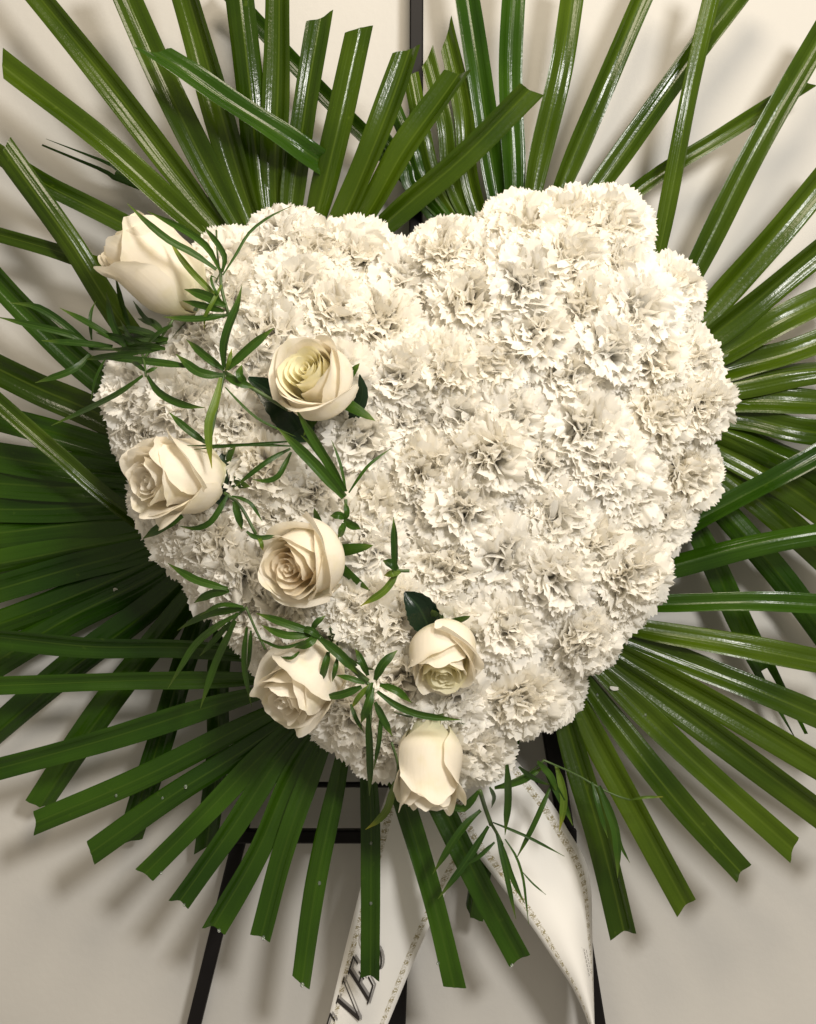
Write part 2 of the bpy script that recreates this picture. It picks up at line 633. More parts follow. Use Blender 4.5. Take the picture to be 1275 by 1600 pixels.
rings = [[], [], [], []]
for p in pts:
    d = edge_dist(*p)
    rings[0 if d < 82 else 1 if d < 160 else 2 if d < 245 else 3].append(p)
RING_NAME = ['on the heart\'s rim', 'one row in from the heart\'s rim', 'two rows in from the heart\'s rim', 'in the middle of the heart']

petal_count = 9
crng = random.Random(23)
for ri, ring in enumerate(rings):
    ring.sort(key=clock)
    for k, (x, y) in enumerate(ring):
        nrm = dome_n(x, y)
        d = edge_dist(x, y)
        yy = dome_y(x, y) + crng.uniform(-0.004, 0.004)
        jit = Vector((crng.uniform(-1, 1), crng.uniform(-0.2, 0.2), crng.uniform(-1, 1))) * 0.20
        ax = (nrm + jit + Vector((0, 0, -0.06))).normalized()
        sc = crng.uniform(1.12, 1.34)
        if d < 60:
            sc *= 0.94
        loc = P(x, y, yy) - ax * 0.022 * sc
        root = empty('carnation', loc)
        q = ax.to_track_quat('Z', 'Y')
        root.rotation_euler = (q.to_matrix() @ Matrix.Rotation(crng.uniform(0, 6.28), 3, 'Z')).to_euler()
        root.scale = (sc, sc, sc * crng.uniform(0.80, 0.95))
        tag(root, 'white carnation %s, %s clockwise from the notch' % (RING_NAME[ri], ordinal(k + 1)), 'carnation', 'white carnations packed over the heart')
        r = data_obj('inner_petals', crng.choice(RUFFLE), root)
        r['kind'] = 'stuff'
        a0 = crng.uniform(0, 6.28)
        for i in range(petal_count):
            c = data_obj('petal', crng.choice(OUTER), root)
            c.rotation_euler = (crng.uniform(-0.12, 0.12), crng.uniform(-0.15, 0.10), a0 + 2 * math.pi * i / petal_count + crng.uniform(-0.15, 0.15))
        data_obj('calyx', CALYX, root)


# ------------------------------------------------------------------ roses
def rose_petal(R, H, th, wrap, flare, tipcurl, rng, top=1.0, nt=17, nu=19, point=0.12, spiral=0.14, neck=0.30, belly=0.45, drop=0.24):
    """cupped petal wound round the axis; t runs up it, u across it"""
    vs_, uvs = [], []
    ph, ph2 = rng.uniform(0, 6.3), rng.uniform(0, 6.3)
    wob = rng.uniform(0.012, 0.03)
    lip0 = 0.70
    for i in range(nt):
        t = i / (nt - 1)
        for j in range(nu):
            u = -1 + 2 * j / (nu - 1)
            half = wrap * (0.35 + 0.65 * smooth01(t / 0.5)) * (1 - 0.16 * smooth01((t - 0.75) / 0.25))
            a = th + half * u
            lip = 1 - drop * abs(u) ** 2.4 + point * math.exp(-(u / 0.25) ** 2) * 0.5 + 0.014 * math.sin(7 * u + ph2) + 0.008 * math.sin(15 * u + ph)
            tt = t * lip
            if tt < belly:
                pr = neck + (1 - neck) * math.sin(tt / belly * math.pi / 2)
            else:
                pr = 1 - (0.16 - flare) * smooth01((tt - belly) / (1 - belly))
            rr = R * pr * (1 + spiral * u)
            rr += R * wob * math.sin(3.1 * u + ph + 4 * t) * t
            zz = H * top * tt
            # the lip rolls back on itself
            if t > lip0 and tipcurl > 0.02:
                c = (t - lip0) / (1 - lip0)
                al = 1.9 * tipcurl * (0.75 + 0.25 * math.sin(2.3 * u + ph))
                ln = H * top * lip * (1 - lip0)
                zz = H * top * lip * lip0 + ln / al * math.sin(al * c)
                rr += ln / al * (1 - math.cos(al * c))
            e = max(0.0, (abs(u) - 0.6) / 0.4) * smooth01((t - 0.3) / 0.4)
            rr += R * 0.07 * e * e * tipcurl
            rr = max(rr, 0.0007)
            vs_.append((rr * math.cos(a), rr * math.sin(a), zz))
            uvs.append((j / (nu - 1), t))
    return vs_, grid_faces(nt, nu), uvs


def build_rose(px, py, y, axis, R, H, label, inner_mat, outer_mat, seed, n_outer=6, openness=1.0, roll=0.0, sag=()):
    rg = random.Random(seed)
    ax = Vector(axis).normalized()
    root = empty('rose', P(px, py, y))
    root.rotation_euler = (ax.to_track_quat('Z', 'Y').to_matrix() @ Matrix.Rotation(roll, 3, 'Z')).to_euler()
    tag(root, label, 'rose', 'white roses along the lower left of the heart')

    def add(name, v, f, u, m):
        return mesh_obj(name, v, f, m, root, u)
    th = rg.uniform(0, 6.3)
    # wound heart
    for k in range(10):
        fr = k / 9
        r = R * (0.05 + 0.40 * fr * (0.7 + 0.3 * openness)) * rg.uniform(0.88, 1.12)
        add('petal', *rose_petal(r, H * (0.92 + 0.03 * fr + rg.uniform(-.025, .025)), th, 2.7 - 1.1 * fr, 0.12, 0.04 + 0.22 * fr, rg, spiral=0.34 - 0.18 * fr, neck=0.7, point=0.0, drop=0.10), inner_mat)
        th += 2.25 + rg.uniform(-.7, .7)
    # middle whorl
    for k in range(6):
        fr = k / 5
        r = R * (0.52 + 0.28 * fr) * (0.85 + 0.15 * openness)
        add('petal', *rose_petal(r, H * (0.97 - 0.03 * fr + rg.uniform(-.02, .02)), th, 1.5 - 0.2 * fr, 0.05 * openness, 0.18 + 0.25 * fr * openness, rg, spiral=0.14, neck=0.55, point=0.05, drop=0.16), inner_mat if k < 3 else outer_mat)
        th += 2.3 + rg.uniform(-.25, .25)
    # guard petals
    for k in range(n_outer):
        fr = k / max(1, n_outer - 1)
        r = R * (0.84 + 0.16 * fr)
        fl = (0.02 + 0.06 * fr) * openness
        curl = (0.30 + 0.45 * fr * rg.uniform(0.6, 1.2)) * openness
        tp = (0.96 - 0.10 * fr + rg.uniform(-.05, .03))
        if k in sag:
            fl += 0.08
            curl += 0.30
            tp -= 0.08
        add('petal', *rose_petal(r, H * tp, th, 1.30 + rg.uniform(-.1, .1), fl, curl, rg, spiral=0.07, neck=0.34, point=0.16), outer_mat)
        th += 2.25 + rg.uniform(-.3, .3)
    # hip and sepals
    hv, hf = [], []
    pr = [(0.10, -0.30), (0.16, -0.22), (0.20, -0.10), (0.33, 0.0), (0.30, 0.05)]
    for r, z in pr:
        for k in range(10):
            a = 2 * math.pi * k / 10
            hv.append((R * r * math.cos(a), R * r * math.sin(a), R * z))
    for i in range(len(pr) - 1):
        for k in range(10):
            hf.append((i * 10 + k, i * 10 + (k + 1) % 10, (i + 1) * 10 + (k + 1) % 10, (i + 1) * 10 + k))
    mesh_obj('hip', hv, hf, M_calyx, root)
    for k in range(5):
        a = 2 * math.pi * k / 5 + rg.uniform(-.2, .2)
        sv, su = [], []
        bend = rg.uniform(0.1, 0.9)
        for i in range(8):
            s = i / 7
            w = R * 0.20 * (1 - s) ** 0.7 * (0.7 + s)
            rr = R * (0.30 + 0.75 * s + bend * 0.5 * s * s)
            zz = R * (0.02 + 0.25 * s - 0.55 * bend * s * s)
            for j in range(3):
                t = (j - 1) * w
                sv.append((rr * math.cos(a) - t * math.sin(a), rr * math.sin(a) + t * math.cos(a), zz - abs(j - 1) * w * 0.2))
                su.append((j / 2, s))
        mesh_obj('sepal', sv, grid_faces(8, 3), M_sprig, root, su)
    tube('stem', [(0, 0, -R * 0.28), (0.0, 0.001, -R * 0.8), (0.002, 0.0, -R * 1.4)], R * 0.09, M_stem, root)
    return root


ROSES = []
ROSES.append(build_rose(318, 478, 0.006, (-0.77, -0.16, 0.64), 0.0275, 0.080,
    'cream rose bud seen side-on, pointing up and out past the heart\'s upper left shoulder', M_rose, M_rose, 3, 5, 0.64, roll=1.0))
ROSES.append(build_rose(516, 618, -0.026, (-0.36, -0.84, 0.36), 0.0268, 0.046,
    'round cream rose with greenish-yellow spiral centre facing out, beside a dark rose leaf', M_rose_in, M_rose, 21, 6, 0.80, roll=0.6))
ROSES.append(build_rose(344, 744, -0.010, (-0.74, -0.66, -0.06), 0.0258, 0.066,
    'cream rose lying on its side at the heart\'s left edge, opening to the left', M_rose, M_rose, 8, 6, 1.0, roll=2.2, sag=(4, 5)))
ROSES.append(build_rose(512, 862, -0.020, (-0.52, -0.72, -0.22), 0.0270, 0.048,
    'blush cream rose with tightly wound peach centre in the lower left of the heart', M_rose_peach, M_rose, 33, 6, 1.0, roll=0.3, sag=(3, 5)))
ROSES.append(build_rose(692, 980, -0.020, (-0.02, -0.66, -0.72), 0.0232, 0.046,
    'cream rose nodding down below a curled dark leaf near the heart\'s lower middle', M_rose_in, M_rose, 45, 6, 0.95, roll=1.9, sag=(4, 5)))
ROSES.append(build_rose(522, 1018, -0.004, (-0.55, -0.62, -0.54), 0.0255, 0.064,
    'cream rose at the heart\'s lower left edge, opening down left under green sprigs', M_rose, M_rose, 52, 5, 0.9, roll=0.9, sag=(4,)))
ROSES.append(build_rose(672, 1122, -0.010, (-0.05, -0.30, -0.95), 0.0235, 0.064,
    'narrow cream rose bud hanging straight down over the heart\'s point', M_rose, M_rose, 64, 5, 0.55, roll=2.5))


# dark rose leaves belonging to two of the roses: serrated, cupped
def rose_leaf(root, pts_px, w_px, y, cup=0.25):
    """broad toothed leaf along a pixel line, put under its rose"""
    line = catmull([(*p, yy) for p, yy in zip(pts_px, y)], 15)
    inv = None
    bpy.context.view_layer.update()
    inv = root.matrix_world.inverted()
    vs_, us = [], []
    nv = 9
    for i, (x, yv, d) in enumerate(line):
        s = i / 14
        a, b2 = line[max(i - 1, 0)], line[min(i + 1, 14)]
        t = np.array((b2[0] - a[0], b2[1] - a[1]))
        t = t / (np.linalg.norm(t) + 1e-9)
        nrm = np.array((-t[1], t[0]))
        w = w_px * math.sin(math.pi * min(1, 0.06 + 0.94 * s) ** 0.75) ** 0.7 if 0 < s < 1 else w_px * 0.08
        if i % 2:
            w *= 0.93
        for j in range(nv):
            v = -1 + 2 * j / (nv - 1)
            q = np.array((x, yv)) + nrm * v * w
            vs_.append(inv @ P(q[0], q[1], d - cup * abs(v) ** 1.5 * w * S))
            us.append((j / (nv - 1), s))
    mesh_obj('leaf', vs_, grid_faces(15, nv), M_roseleaf, root, us)


rose_leaf(ROSES[1], [(480, 690), (455, 650), (425, 615), (388, 590)], 30, [-0.020, -0.030, -0.030, -0.026])
rose_leaf(ROSES[1], [(548, 660), (566, 618), (562, 585)], 11, [-0.022, -0.036, -0.048], cup=-0.3)
rose_leaf(ROSES[2], [(345, 790), (342, 745), (350, 705)], 16, [-0.014, -0.022, -0.018])
rose_leaf(ROSES[4], [(672, 985), (655, 950), (632, 925)], 26, [-0.026, -0.034, -0.034], cup=0.5)


# ------------------------------------------------------------------ palm fans
def palm_segment(root, hub, hub_y, base, tip, w, tip_y, rg, mat, cut=0.0, notch=1.0, roll=None, fold=None, split=False, point=False, full=False):
    n, nv = 26, 9
    base_y = hub_y + (tip_y - hub_y) * 0.45
    hub3, base3, tip3 = (*hub, hub_y), (*base, base_y), (*tip, tip_y)
    mid3 = tuple((a + b) / 2 for a, b in zip(base3, tip3))
    bend = rg.uniform(-7, 7)
    cut += rg.uniform(-6, 6)
    notch += rg.uniform(-5, 5)
    dx, dy = tip[0] - base[0], tip[1] - base[1]
    L = math.hypot(dx, dy) + 1e-6
    mid3 = (mid3[0] - dy / L * bend, mid3[1] + dx / L * bend, mid3[2] - 0.004)
    line = catmull([hub3, base3, mid3, tip3], n)
    world_pts = [P(*q) for q in line]
    total = sum((world_pts[i + 1] - world_pts[i]).length for i in range(n - 1))
    if roll is None:
        roll = rg.uniform(-0.30, 0.30)
    if fold is None:
        fold = rg.uniform(0.35, 0.62) * rg.choice((1, 1, 1, -1))
    twist = rg.uniform(-0.25, 0.25)
    hw = w * S * 0.5
    vs_, us = [], []
    wav = rg.uniform(0, 6.3)
    taper = rg.uniform(0.0, 0.14)
    for i, p in enumerate(world_pts):
        s = i / (n - 1)
        t = (world_pts[min(i + 1, n - 1)] - world_pts[max(i - 1, 0)]).normalized()
        side = t.cross(Vector((0, -1, 0))).normalized()
        nr = side.cross(t).normalized()
        if nr.y > 0:
            nr = -nr
        a = (roll + twist * s) * smooth01(s / 0.35)
        sd = side * math.cos(a) + nr * math.sin(a)
        nn = nr * math.cos(a) - side * math.sin(a)
        ww = hw * (1.0 if full else 0.20 + 0.80 * smooth01(s / 0.48)) / max(0.75, math.cos(a))
        if point:
            ww *= 1 - 0.93 * smooth01((s - 0.72) / 0.28)
        ww *= (1 + 0.025 * math.sin(9 * s + wav)) * (1.03 - taper * s)
        for j in range(nv):
            v = -1 + 2 * j / (nv - 1)
            prof = fold * (abs(v) - 0.5) + 0.07 * math.cos(v * math.pi * 3)
            along = (cut * v + notch * (abs(v) - 0.5)) * S * s ** 10
            q = p + sd * v * ww + nn * prof * ww + t * along
            q += nn * 0.0010 * math.sin(11 * s + wav + v)
            if q.y > WALL_Y - 0.004:
                q.y = WALL_Y - 0.004
            vs_.append(q)
            us.append((j / (nv - 1), s * total * 8))
    f = grid_faces(n, nv)
    if split:      # the blade's end torn in two along its rib
        vs_, us = list(vs_), list(us)
        for i in range(int(n * 0.78), n):
            k = (i / (n - 1) - 0.78) / 0.22
            pl = vs_[i * nv + nv // 2].copy()
            for j in range(nv):
                v = -1 + 2 * j / (nv - 1)
                c = (vs_[i * nv] * 0.55 + pl * 0.45) if v < 0 else (vs_[i * nv + nv - 1] * 0.55 + pl * 0.45)
                vs_[i * nv + j] = vs_[i * nv + j].lerp(c, 0.92 * k)
        f = [q for q in f if not (q[0] // nv >= int(n * 0.80) and q[0] % nv in (nv // 2 - 1, nv // 2))]
    return mesh_obj('leaflet', vs_, f, mat, root, us)


FANS = []


def fan(hub, hub_y, label, segs, mat, seed, stalk_to, wide=1.0):
    rg = random.Random(seed)
    root = empty('palm_leaf', (0, 0, 0))
    h = P(*hub, hub_y)
    root.location = h
    bpy.context.view_layer.update()
    tag(root, label, 'palm leaf', 'cut fan palm leaves behind the heart')
    for sg in segs:
        base, tip, w, ty = sg[:4]
        kw = sg[4] if len(sg) > 4 else {}
        o = palm_segment(root, hub, hub_y, base, tip, w * wide, ty, rg, kw.pop('mat', mat), **kw)
        o.matrix_parent_inverse = Matrix.Translation(-h)
    e = P(*stalk_to, hub_y)
    t = tube('stalk', [h, h.lerp(e, 0.5), e], [0.004, 0.0045, 0.005], M_stem, root)
    t.matrix_parent_inverse = Matrix.Translation(-h)
    return root


fan((455, 485), 0.074, 'palm fan spreading from the top left of the heart with square-cut tips above it', [
    ((290, 338), (4, 100), 40, 0.070, dict(cut=14)),
    ((335, 345), (28, -45), 42, 0.075),
    ((368, 345), (176, -55), 46, 0.066),
    ((392, 335), (276, -60), 50, 0.062),
    ((412, 330), (368, -60), 50, 0.060),
    ((430, 330), (436, -60), 48, 0.058),
    ((455, 330), (500, 26), 44, 0.052, dict(cut=10)),
    ((496, 330), (562, 44), 44, 0.040, dict(cut=8)),
    ((530, 345), (637, 76), 44, 0.034, dict(cut=10)),
    ((568, 340), (716, 112), 42, 0.030, dict(cut=10)),
    ((612, 342), (830, 140), 38, 0.026, dict(cut=9)),
    ((165, 335), (-30, 222), 32, 0.085),
    ((178, 420), (-40, 356), 26, 0.088),
], M_palm, 2, (560, 620))
fan((804, 470), 0.094, 'palm fan rising behind the top of the right lobe, its left blades fused into pleats', [
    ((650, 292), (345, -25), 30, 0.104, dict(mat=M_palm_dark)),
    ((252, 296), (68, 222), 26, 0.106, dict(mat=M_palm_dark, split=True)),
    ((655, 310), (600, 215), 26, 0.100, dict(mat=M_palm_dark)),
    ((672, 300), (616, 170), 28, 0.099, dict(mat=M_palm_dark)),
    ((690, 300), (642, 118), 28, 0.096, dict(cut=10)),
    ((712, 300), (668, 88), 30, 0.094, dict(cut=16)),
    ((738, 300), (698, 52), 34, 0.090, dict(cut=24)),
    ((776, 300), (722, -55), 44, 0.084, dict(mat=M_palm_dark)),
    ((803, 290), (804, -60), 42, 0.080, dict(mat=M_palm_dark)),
    ((838, 272), (902, -60), 40, 0.076),
    ((878, 290), (1028, -60), 38, 0.080),
    ((940, 285), (1190, -55), 40, 0.086),
    ((992, 300), (1262, 128), 28, 0.096, dict(cut=8)),
], M_palm, 3, (780, 650))
fan((980, 630), 0.092, 'palm fan fanning out to the right from behind the right side of the heart', [
    ((1035, 368), (1126, -60), 28, 0.060),
    ((1088, 418), (1300, 25), 38, 0.074),
    ((1110, 482), (1315, 242), 44, 0.076),
    ((1118, 523), (1320, 360), 40, 0.078),
    ((1140, 547), (1325, 448), 40, 0.080, dict(roll=0.45)),
    ((1151, 573), (1330, 515), 40, 0.080, dict(roll=0.35)),
    ((1153, 602), (1330, 574), 38, 0.080, dict(roll=0.5)),
    ((1157, 626), (1330, 633), 40, 0.082, dict(roll=0.3)),
    ((1153, 650), (1330, 682), 42, 0.082),
    ((1144, 680), (1330, 755), 44, 0.088),
    ((1133, 705), (1330, 830), 44, 0.094),
    ((1138, 745), (1330, 912), 42, 0.100),
    ((1123, 790), (1315, 1030), 38, 0.106, dict(mat=M_palm_dark)),
    ((1093, 838), (1252, 1150), 36, 0.110, dict(mat=M_palm_dark, split=True)),
], M_palm, 4, (900, 700), 1.14)
fan((837, 948), 0.076, 'palm fan at lower right, its square-cut blades spreading down and right', [
    ((1126, 792), (1330, 682), 34, 0.058, dict(mat=M_palm_dark)),
    ((1070, 880), (1330, 826), 36, 0.056, dict(mat=M_palm_dark, roll=0.3)),
    ((1052, 943), (1330, 947), 32, 0.056, dict(mat=M_palm_dark, roll=0.35)),
    ((1000, 982), (1330, 1043), 38, 0.058, dict(roll=0.3)),
    ((990, 1003), (1330, 1140), 42, 0.060),
    ((983, 1027), (1330, 1226), 44, 0.060),
    ((967, 1043), (1330, 1308), 44, 0.060),
    ((950, 1060), (1240, 1328), 42, 0.058, dict(cut=4, notch=6)),
    ((933, 1090), (1160, 1364), 42, 0.058, dict(cut=4, notch=6)),
    ((917, 1127), (1072, 1416), 42, 0.056, dict(cut=4, notch=5)),
    ((890, 1150), (974, 1460), 42, 0.054, dict(cut=6, notch=5)),
    ((772, 1270), (738, 1430), 34, 0.108, dict(mat=M_palm_dark, cut=-14)),
], M_palm, 5, (760, 820))
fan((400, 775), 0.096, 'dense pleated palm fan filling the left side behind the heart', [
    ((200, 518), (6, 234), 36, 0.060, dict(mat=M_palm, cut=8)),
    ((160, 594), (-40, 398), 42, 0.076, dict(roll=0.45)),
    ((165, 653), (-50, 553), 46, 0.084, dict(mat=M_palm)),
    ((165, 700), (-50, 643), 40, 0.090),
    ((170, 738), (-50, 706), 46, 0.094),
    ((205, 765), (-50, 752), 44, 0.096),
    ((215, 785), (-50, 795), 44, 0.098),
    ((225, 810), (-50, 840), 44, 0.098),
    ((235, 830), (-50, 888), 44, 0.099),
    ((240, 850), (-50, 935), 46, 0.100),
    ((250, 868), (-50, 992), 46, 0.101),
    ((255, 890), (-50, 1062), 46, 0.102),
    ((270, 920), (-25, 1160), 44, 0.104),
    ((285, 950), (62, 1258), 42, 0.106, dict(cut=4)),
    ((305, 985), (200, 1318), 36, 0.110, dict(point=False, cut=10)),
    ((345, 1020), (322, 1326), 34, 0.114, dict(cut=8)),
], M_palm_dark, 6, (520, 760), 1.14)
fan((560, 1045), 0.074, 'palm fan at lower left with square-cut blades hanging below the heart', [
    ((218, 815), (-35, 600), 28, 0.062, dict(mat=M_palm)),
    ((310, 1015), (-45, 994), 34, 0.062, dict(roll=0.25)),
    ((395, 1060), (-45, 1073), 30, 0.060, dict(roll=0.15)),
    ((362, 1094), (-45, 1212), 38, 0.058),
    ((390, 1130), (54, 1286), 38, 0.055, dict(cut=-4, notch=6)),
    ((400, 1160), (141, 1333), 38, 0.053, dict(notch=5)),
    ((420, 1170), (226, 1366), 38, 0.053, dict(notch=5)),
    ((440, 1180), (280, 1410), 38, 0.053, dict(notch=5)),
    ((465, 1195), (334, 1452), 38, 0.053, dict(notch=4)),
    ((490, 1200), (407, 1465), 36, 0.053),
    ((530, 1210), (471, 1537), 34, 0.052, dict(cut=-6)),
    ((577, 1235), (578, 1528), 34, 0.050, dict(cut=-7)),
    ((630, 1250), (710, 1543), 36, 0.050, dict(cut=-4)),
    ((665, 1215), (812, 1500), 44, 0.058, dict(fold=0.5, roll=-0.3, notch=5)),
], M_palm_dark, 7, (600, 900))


# lone blade lying across the upright ones at the top left
def lone_blade():
    rg = random.Random(17)
    root = empty('palm_frond', P(490, 245, 0.045))
    bpy.context.view_layer.update()
    o = palm_segment(root, (512, 260), 0.056, (480, 238), (240, 78), 40, 0.030, rg, M_palm_dark, cut=-26, roll=-0.35, fold=0.5, full=True)
    o.name = 'blade'
    o.matrix_parent_inverse = Matrix.Translation(-root.location)
    tag(root, 'single glossy palm blade with slanted tip lying across the upright blades at top left', 'palm blade')


lone_blade()


# ------------------------------------------------------------------ easel behind the wreath
def bar(name, a, b, w_px, depth, root):
    """flat steel bar between two points, real width and thickness"""
    a, b = Vector(a), Vector(b)
    t = (b - a).normalized()
    sd = t.cross(Vector((0, 1, 0))).normalized()
    fr = sd.cross(t).normalized()
    hw, hd, bv = w_px * S * 0.5, depth * 0.5, 0.0012
    prof = [(-hw + bv, -hd), (hw - bv, -hd), (hw, -hd + bv), (hw, hd - bv), (hw - bv, hd), (-hw + bv, hd), (-hw, hd - bv), (-hw, -hd + bv)]
    vs_ = [p + sd * x + fr * y for p in (a, b) for x, y in prof]
    fs = [(k, (k + 1) % 8, 8 + (k + 1) % 8, 8 + k) for k in range(8)] + [tuple(range(8))[::-1], tuple(range(8, 16))]
    o = mesh_obj(name, vs_, fs, M_metal, root, smooth=False)
    o.matrix_parent_inverse = Matrix.Translation(-root.location)
    return o


easel = empty('easel', P(640, 1650, 0.118))
bpy.context.view_layer.update()
tag(easel, 'black metal easel holding the flower heart against the white wall', 'easel')
bar('post', P(651, -60, 0.118), P(648, 900, 0.112), 24, 0.012, easel)
bar('leg', P(460, 960, 0.118), P(284, 1680, 0.118), 24, 0.012, easel)
bar('leg', P(830, 960, 0.118), P(946, 1680, 0.118), 28, 0.012, easel)
bar('back_leg', P(640, 1000, 0.124), P(616, 1680, 0.126), 34, 0.010, easel)
bar('crossbar', P(352, 1306, 0.110), P(900, 1306, 0.110), 23, 0.010, easel)
bar('support_rod', P(480, 1226, 0.092), P(840, 1226, 0.092), 9, 0.005, easel)


# ------------------------------------------------------------------ memorial ribbon
ribbon = empty('memorial_ribbon', P(720, 1240, 0.08))
bpy.context.view_layer.update()
tag(ribbon, 'white memorial ribbon with gold scroll borders and black lettering hanging below the heart', 'ribbon')


def ribbon_tail(left, right, nl=40, nw=13, belly=0.004):
    L = catmull(left, nl)
    R_ = catmull(right, nl)
    vs_, us = [], []
    for i in range(nl):
        for j in range(nw):
            v = j / (nw - 1)
            q = L[i] * (1 - v) + R_[i] * v
            y = q[2] - belly * math.sin(math.pi * v) + 0.0015 * math.sin(0.35 * i + 3 * v)
            vs_.append(P(q[0], q[1], y))
            us.append((v, i / (nl - 1)))
    o = mesh_obj('ribbon_tail', vs_, grid_faces(nl, nw), M_ribbon, ribbon, us)
    o.matrix_parent_inverse = Matrix.Translation(-ribbon.location)
    sol = o.modifiers.new('thickness', 'SOLIDIFY')
    sol.thickness = 0.0003
    return o


YL = lambda py: 0.088 + (py - 1240) * 0.00001
tail_l = ribbon_tail([(612, 1215, YL(1215)), (588, 1290, YL(1290)), (560, 1400, YL(1400)), (535, 1500, YL(1500)), (510, 1605, YL(1605)), (494, 1670, YL(1670))],
                     [(742, 1215, YL(1215)), (737, 1315, YL(1315)), (695, 1398, YL(1398)), (656, 1480, YL(1480)), (604, 1605, YL(1605)), (575, 1670, YL(1670))], belly=0.0)
tail_r = ribbon_tail([(690, 1225, 0.080), (727, 1312, 0.078), (752, 1344, 0.074), (825, 1440, 0.066), (857, 1487, 0.066), (896, 1546, 0.070), (921, 1605, 0.074), (935, 1670, 0.078)],
                     [(800, 1180, 0.084), (829, 1215, 0.088), (862, 1255, 0.092), (886, 1295, 0.096), (912, 1340, 0.100), (923, 1385, 0.100), (925, 1460, 0.096), (929, 1620, 0.084)], belly=0.014)


# letters printed on the left tail: glyph outlines in a unit box, laid along the ribbon
def stroke(a, b, w):
    a, b = np.array(a, float), np.array(b, float)
    t = (b - a) / (np.linalg.norm(b - a) + 1e-9)
    n = np.array((-t[1], t[0])) * w / 2
    return [a + n, b + n, b - n, a - n]


GL = {
    'V': [stroke((0.10, 1), (0.50, 0.02), 0.15), stroke((0.86, 1), (0.50, 0.02), 0.055), stroke((-0.06, 1), (0.28, 1), 0.05), stroke((0.72, 1), (1.0, 1), 0.05)],
    'E': [stroke((0.16, 0), (0.16, 1), 0.16), stroke((0.0, 0), (0.72, 0), 0.06), stroke((0.0, 1), (0.68, 1), 0.06), stroke((0.16, 0.52), (0.52, 0.52), 0.06),
          stroke((0.72, -0.02), (0.76, 0.26), 0.09), stroke((0.67, 1.02), (0.68, 0.76), 0.09), stroke((0.52, 0.38), (0.52, 0.66), 0.06)],
}
spts = [(0.66, 0.80), (0.58, 0.95), (0.40, 1.0), (0.20, 0.94), (0.12, 0.78), (0.20, 0.62), (0.42, 0.50), (0.64, 0.38), (0.72, 0.22), (0.62, 0.06), (0.40, -0.01), (0.18, 0.04), (0.08, 0.22)]
sc_ = catmull(spts, 30)
GL['S'] = [stroke(sc_[i], sc_[i + 1] + (sc_[i + 1] - sc_[i]) * 0.15, 0.05 + 0.13 * math.exp(-((i - 14.5) / 6.0) ** 2)) for i in range(29)]
RV, UV_ = np.array((12.0, -40.0)), np.array((-30.0, -47.0))


def letter(ch, org, lift, m, name):
    vs_, fs = [], []
    for quad in GL[ch]:
        k = len(vs_)
        for g in quad:
            q = np.array(org) + g[0] * RV + g[1] * UV_
            vs_.append(P(q[0], q[1], YL(q[1]) - lift - len(fs) * 0.00001))
        fs.append((k, k + 1, k + 2, k + 3))
    o = mesh_obj(name, vs_, fs, m, tail_l, smooth=False)
    return o


for ch, org in (('E', (538, 1658)), ('V', (556, 1613)), ('E', (574, 1569)), ('S', (590, 1524))):
    letter(ch, (org[0] + 4, org[1] - 2), 0.0019, M_greyink, 'letter_shadow')
    letter(ch, org, 0.0024, M_ink, 'letter')
# small print on the right tail: rows of tiny strokes
for r in range(4):
    vs_, fs = [], []
    g = random.Random(90 + r)
    yy = 1478 + r * 2
    while yy < 1532 - r * 4:
        ln = g.uniform(2.5, 6.0)
        x0 = 905 + r * 3.2 + (yy - 1480) * 0.20
        k = len(vs_)
        for ddx, ddy in ((0, 0), (1.1, 0), (1.1 + ln * .2, ln), (ln * .2, ln)):
            vs_.append(P(x0 + ddx, yy + ddy, 0.0725))
        fs.append((k, k + 1, k + 2, k + 3))
        yy += ln + 1.6
    o = mesh_obj('printed_line', vs_, fs, M_greyink, tail_r, smooth=False)


# ------------------------------------------------------------------ narrow-leaved green sprigs tucked among the flowers
def front_y(x, y):
    d = max(0.0, edge_dist(x, y) + 38)
    return min(DOME_BACK - dome_h(d * 0.92) - 0.022 * smooth01(d / 60), DOME_BACK - 0.022)


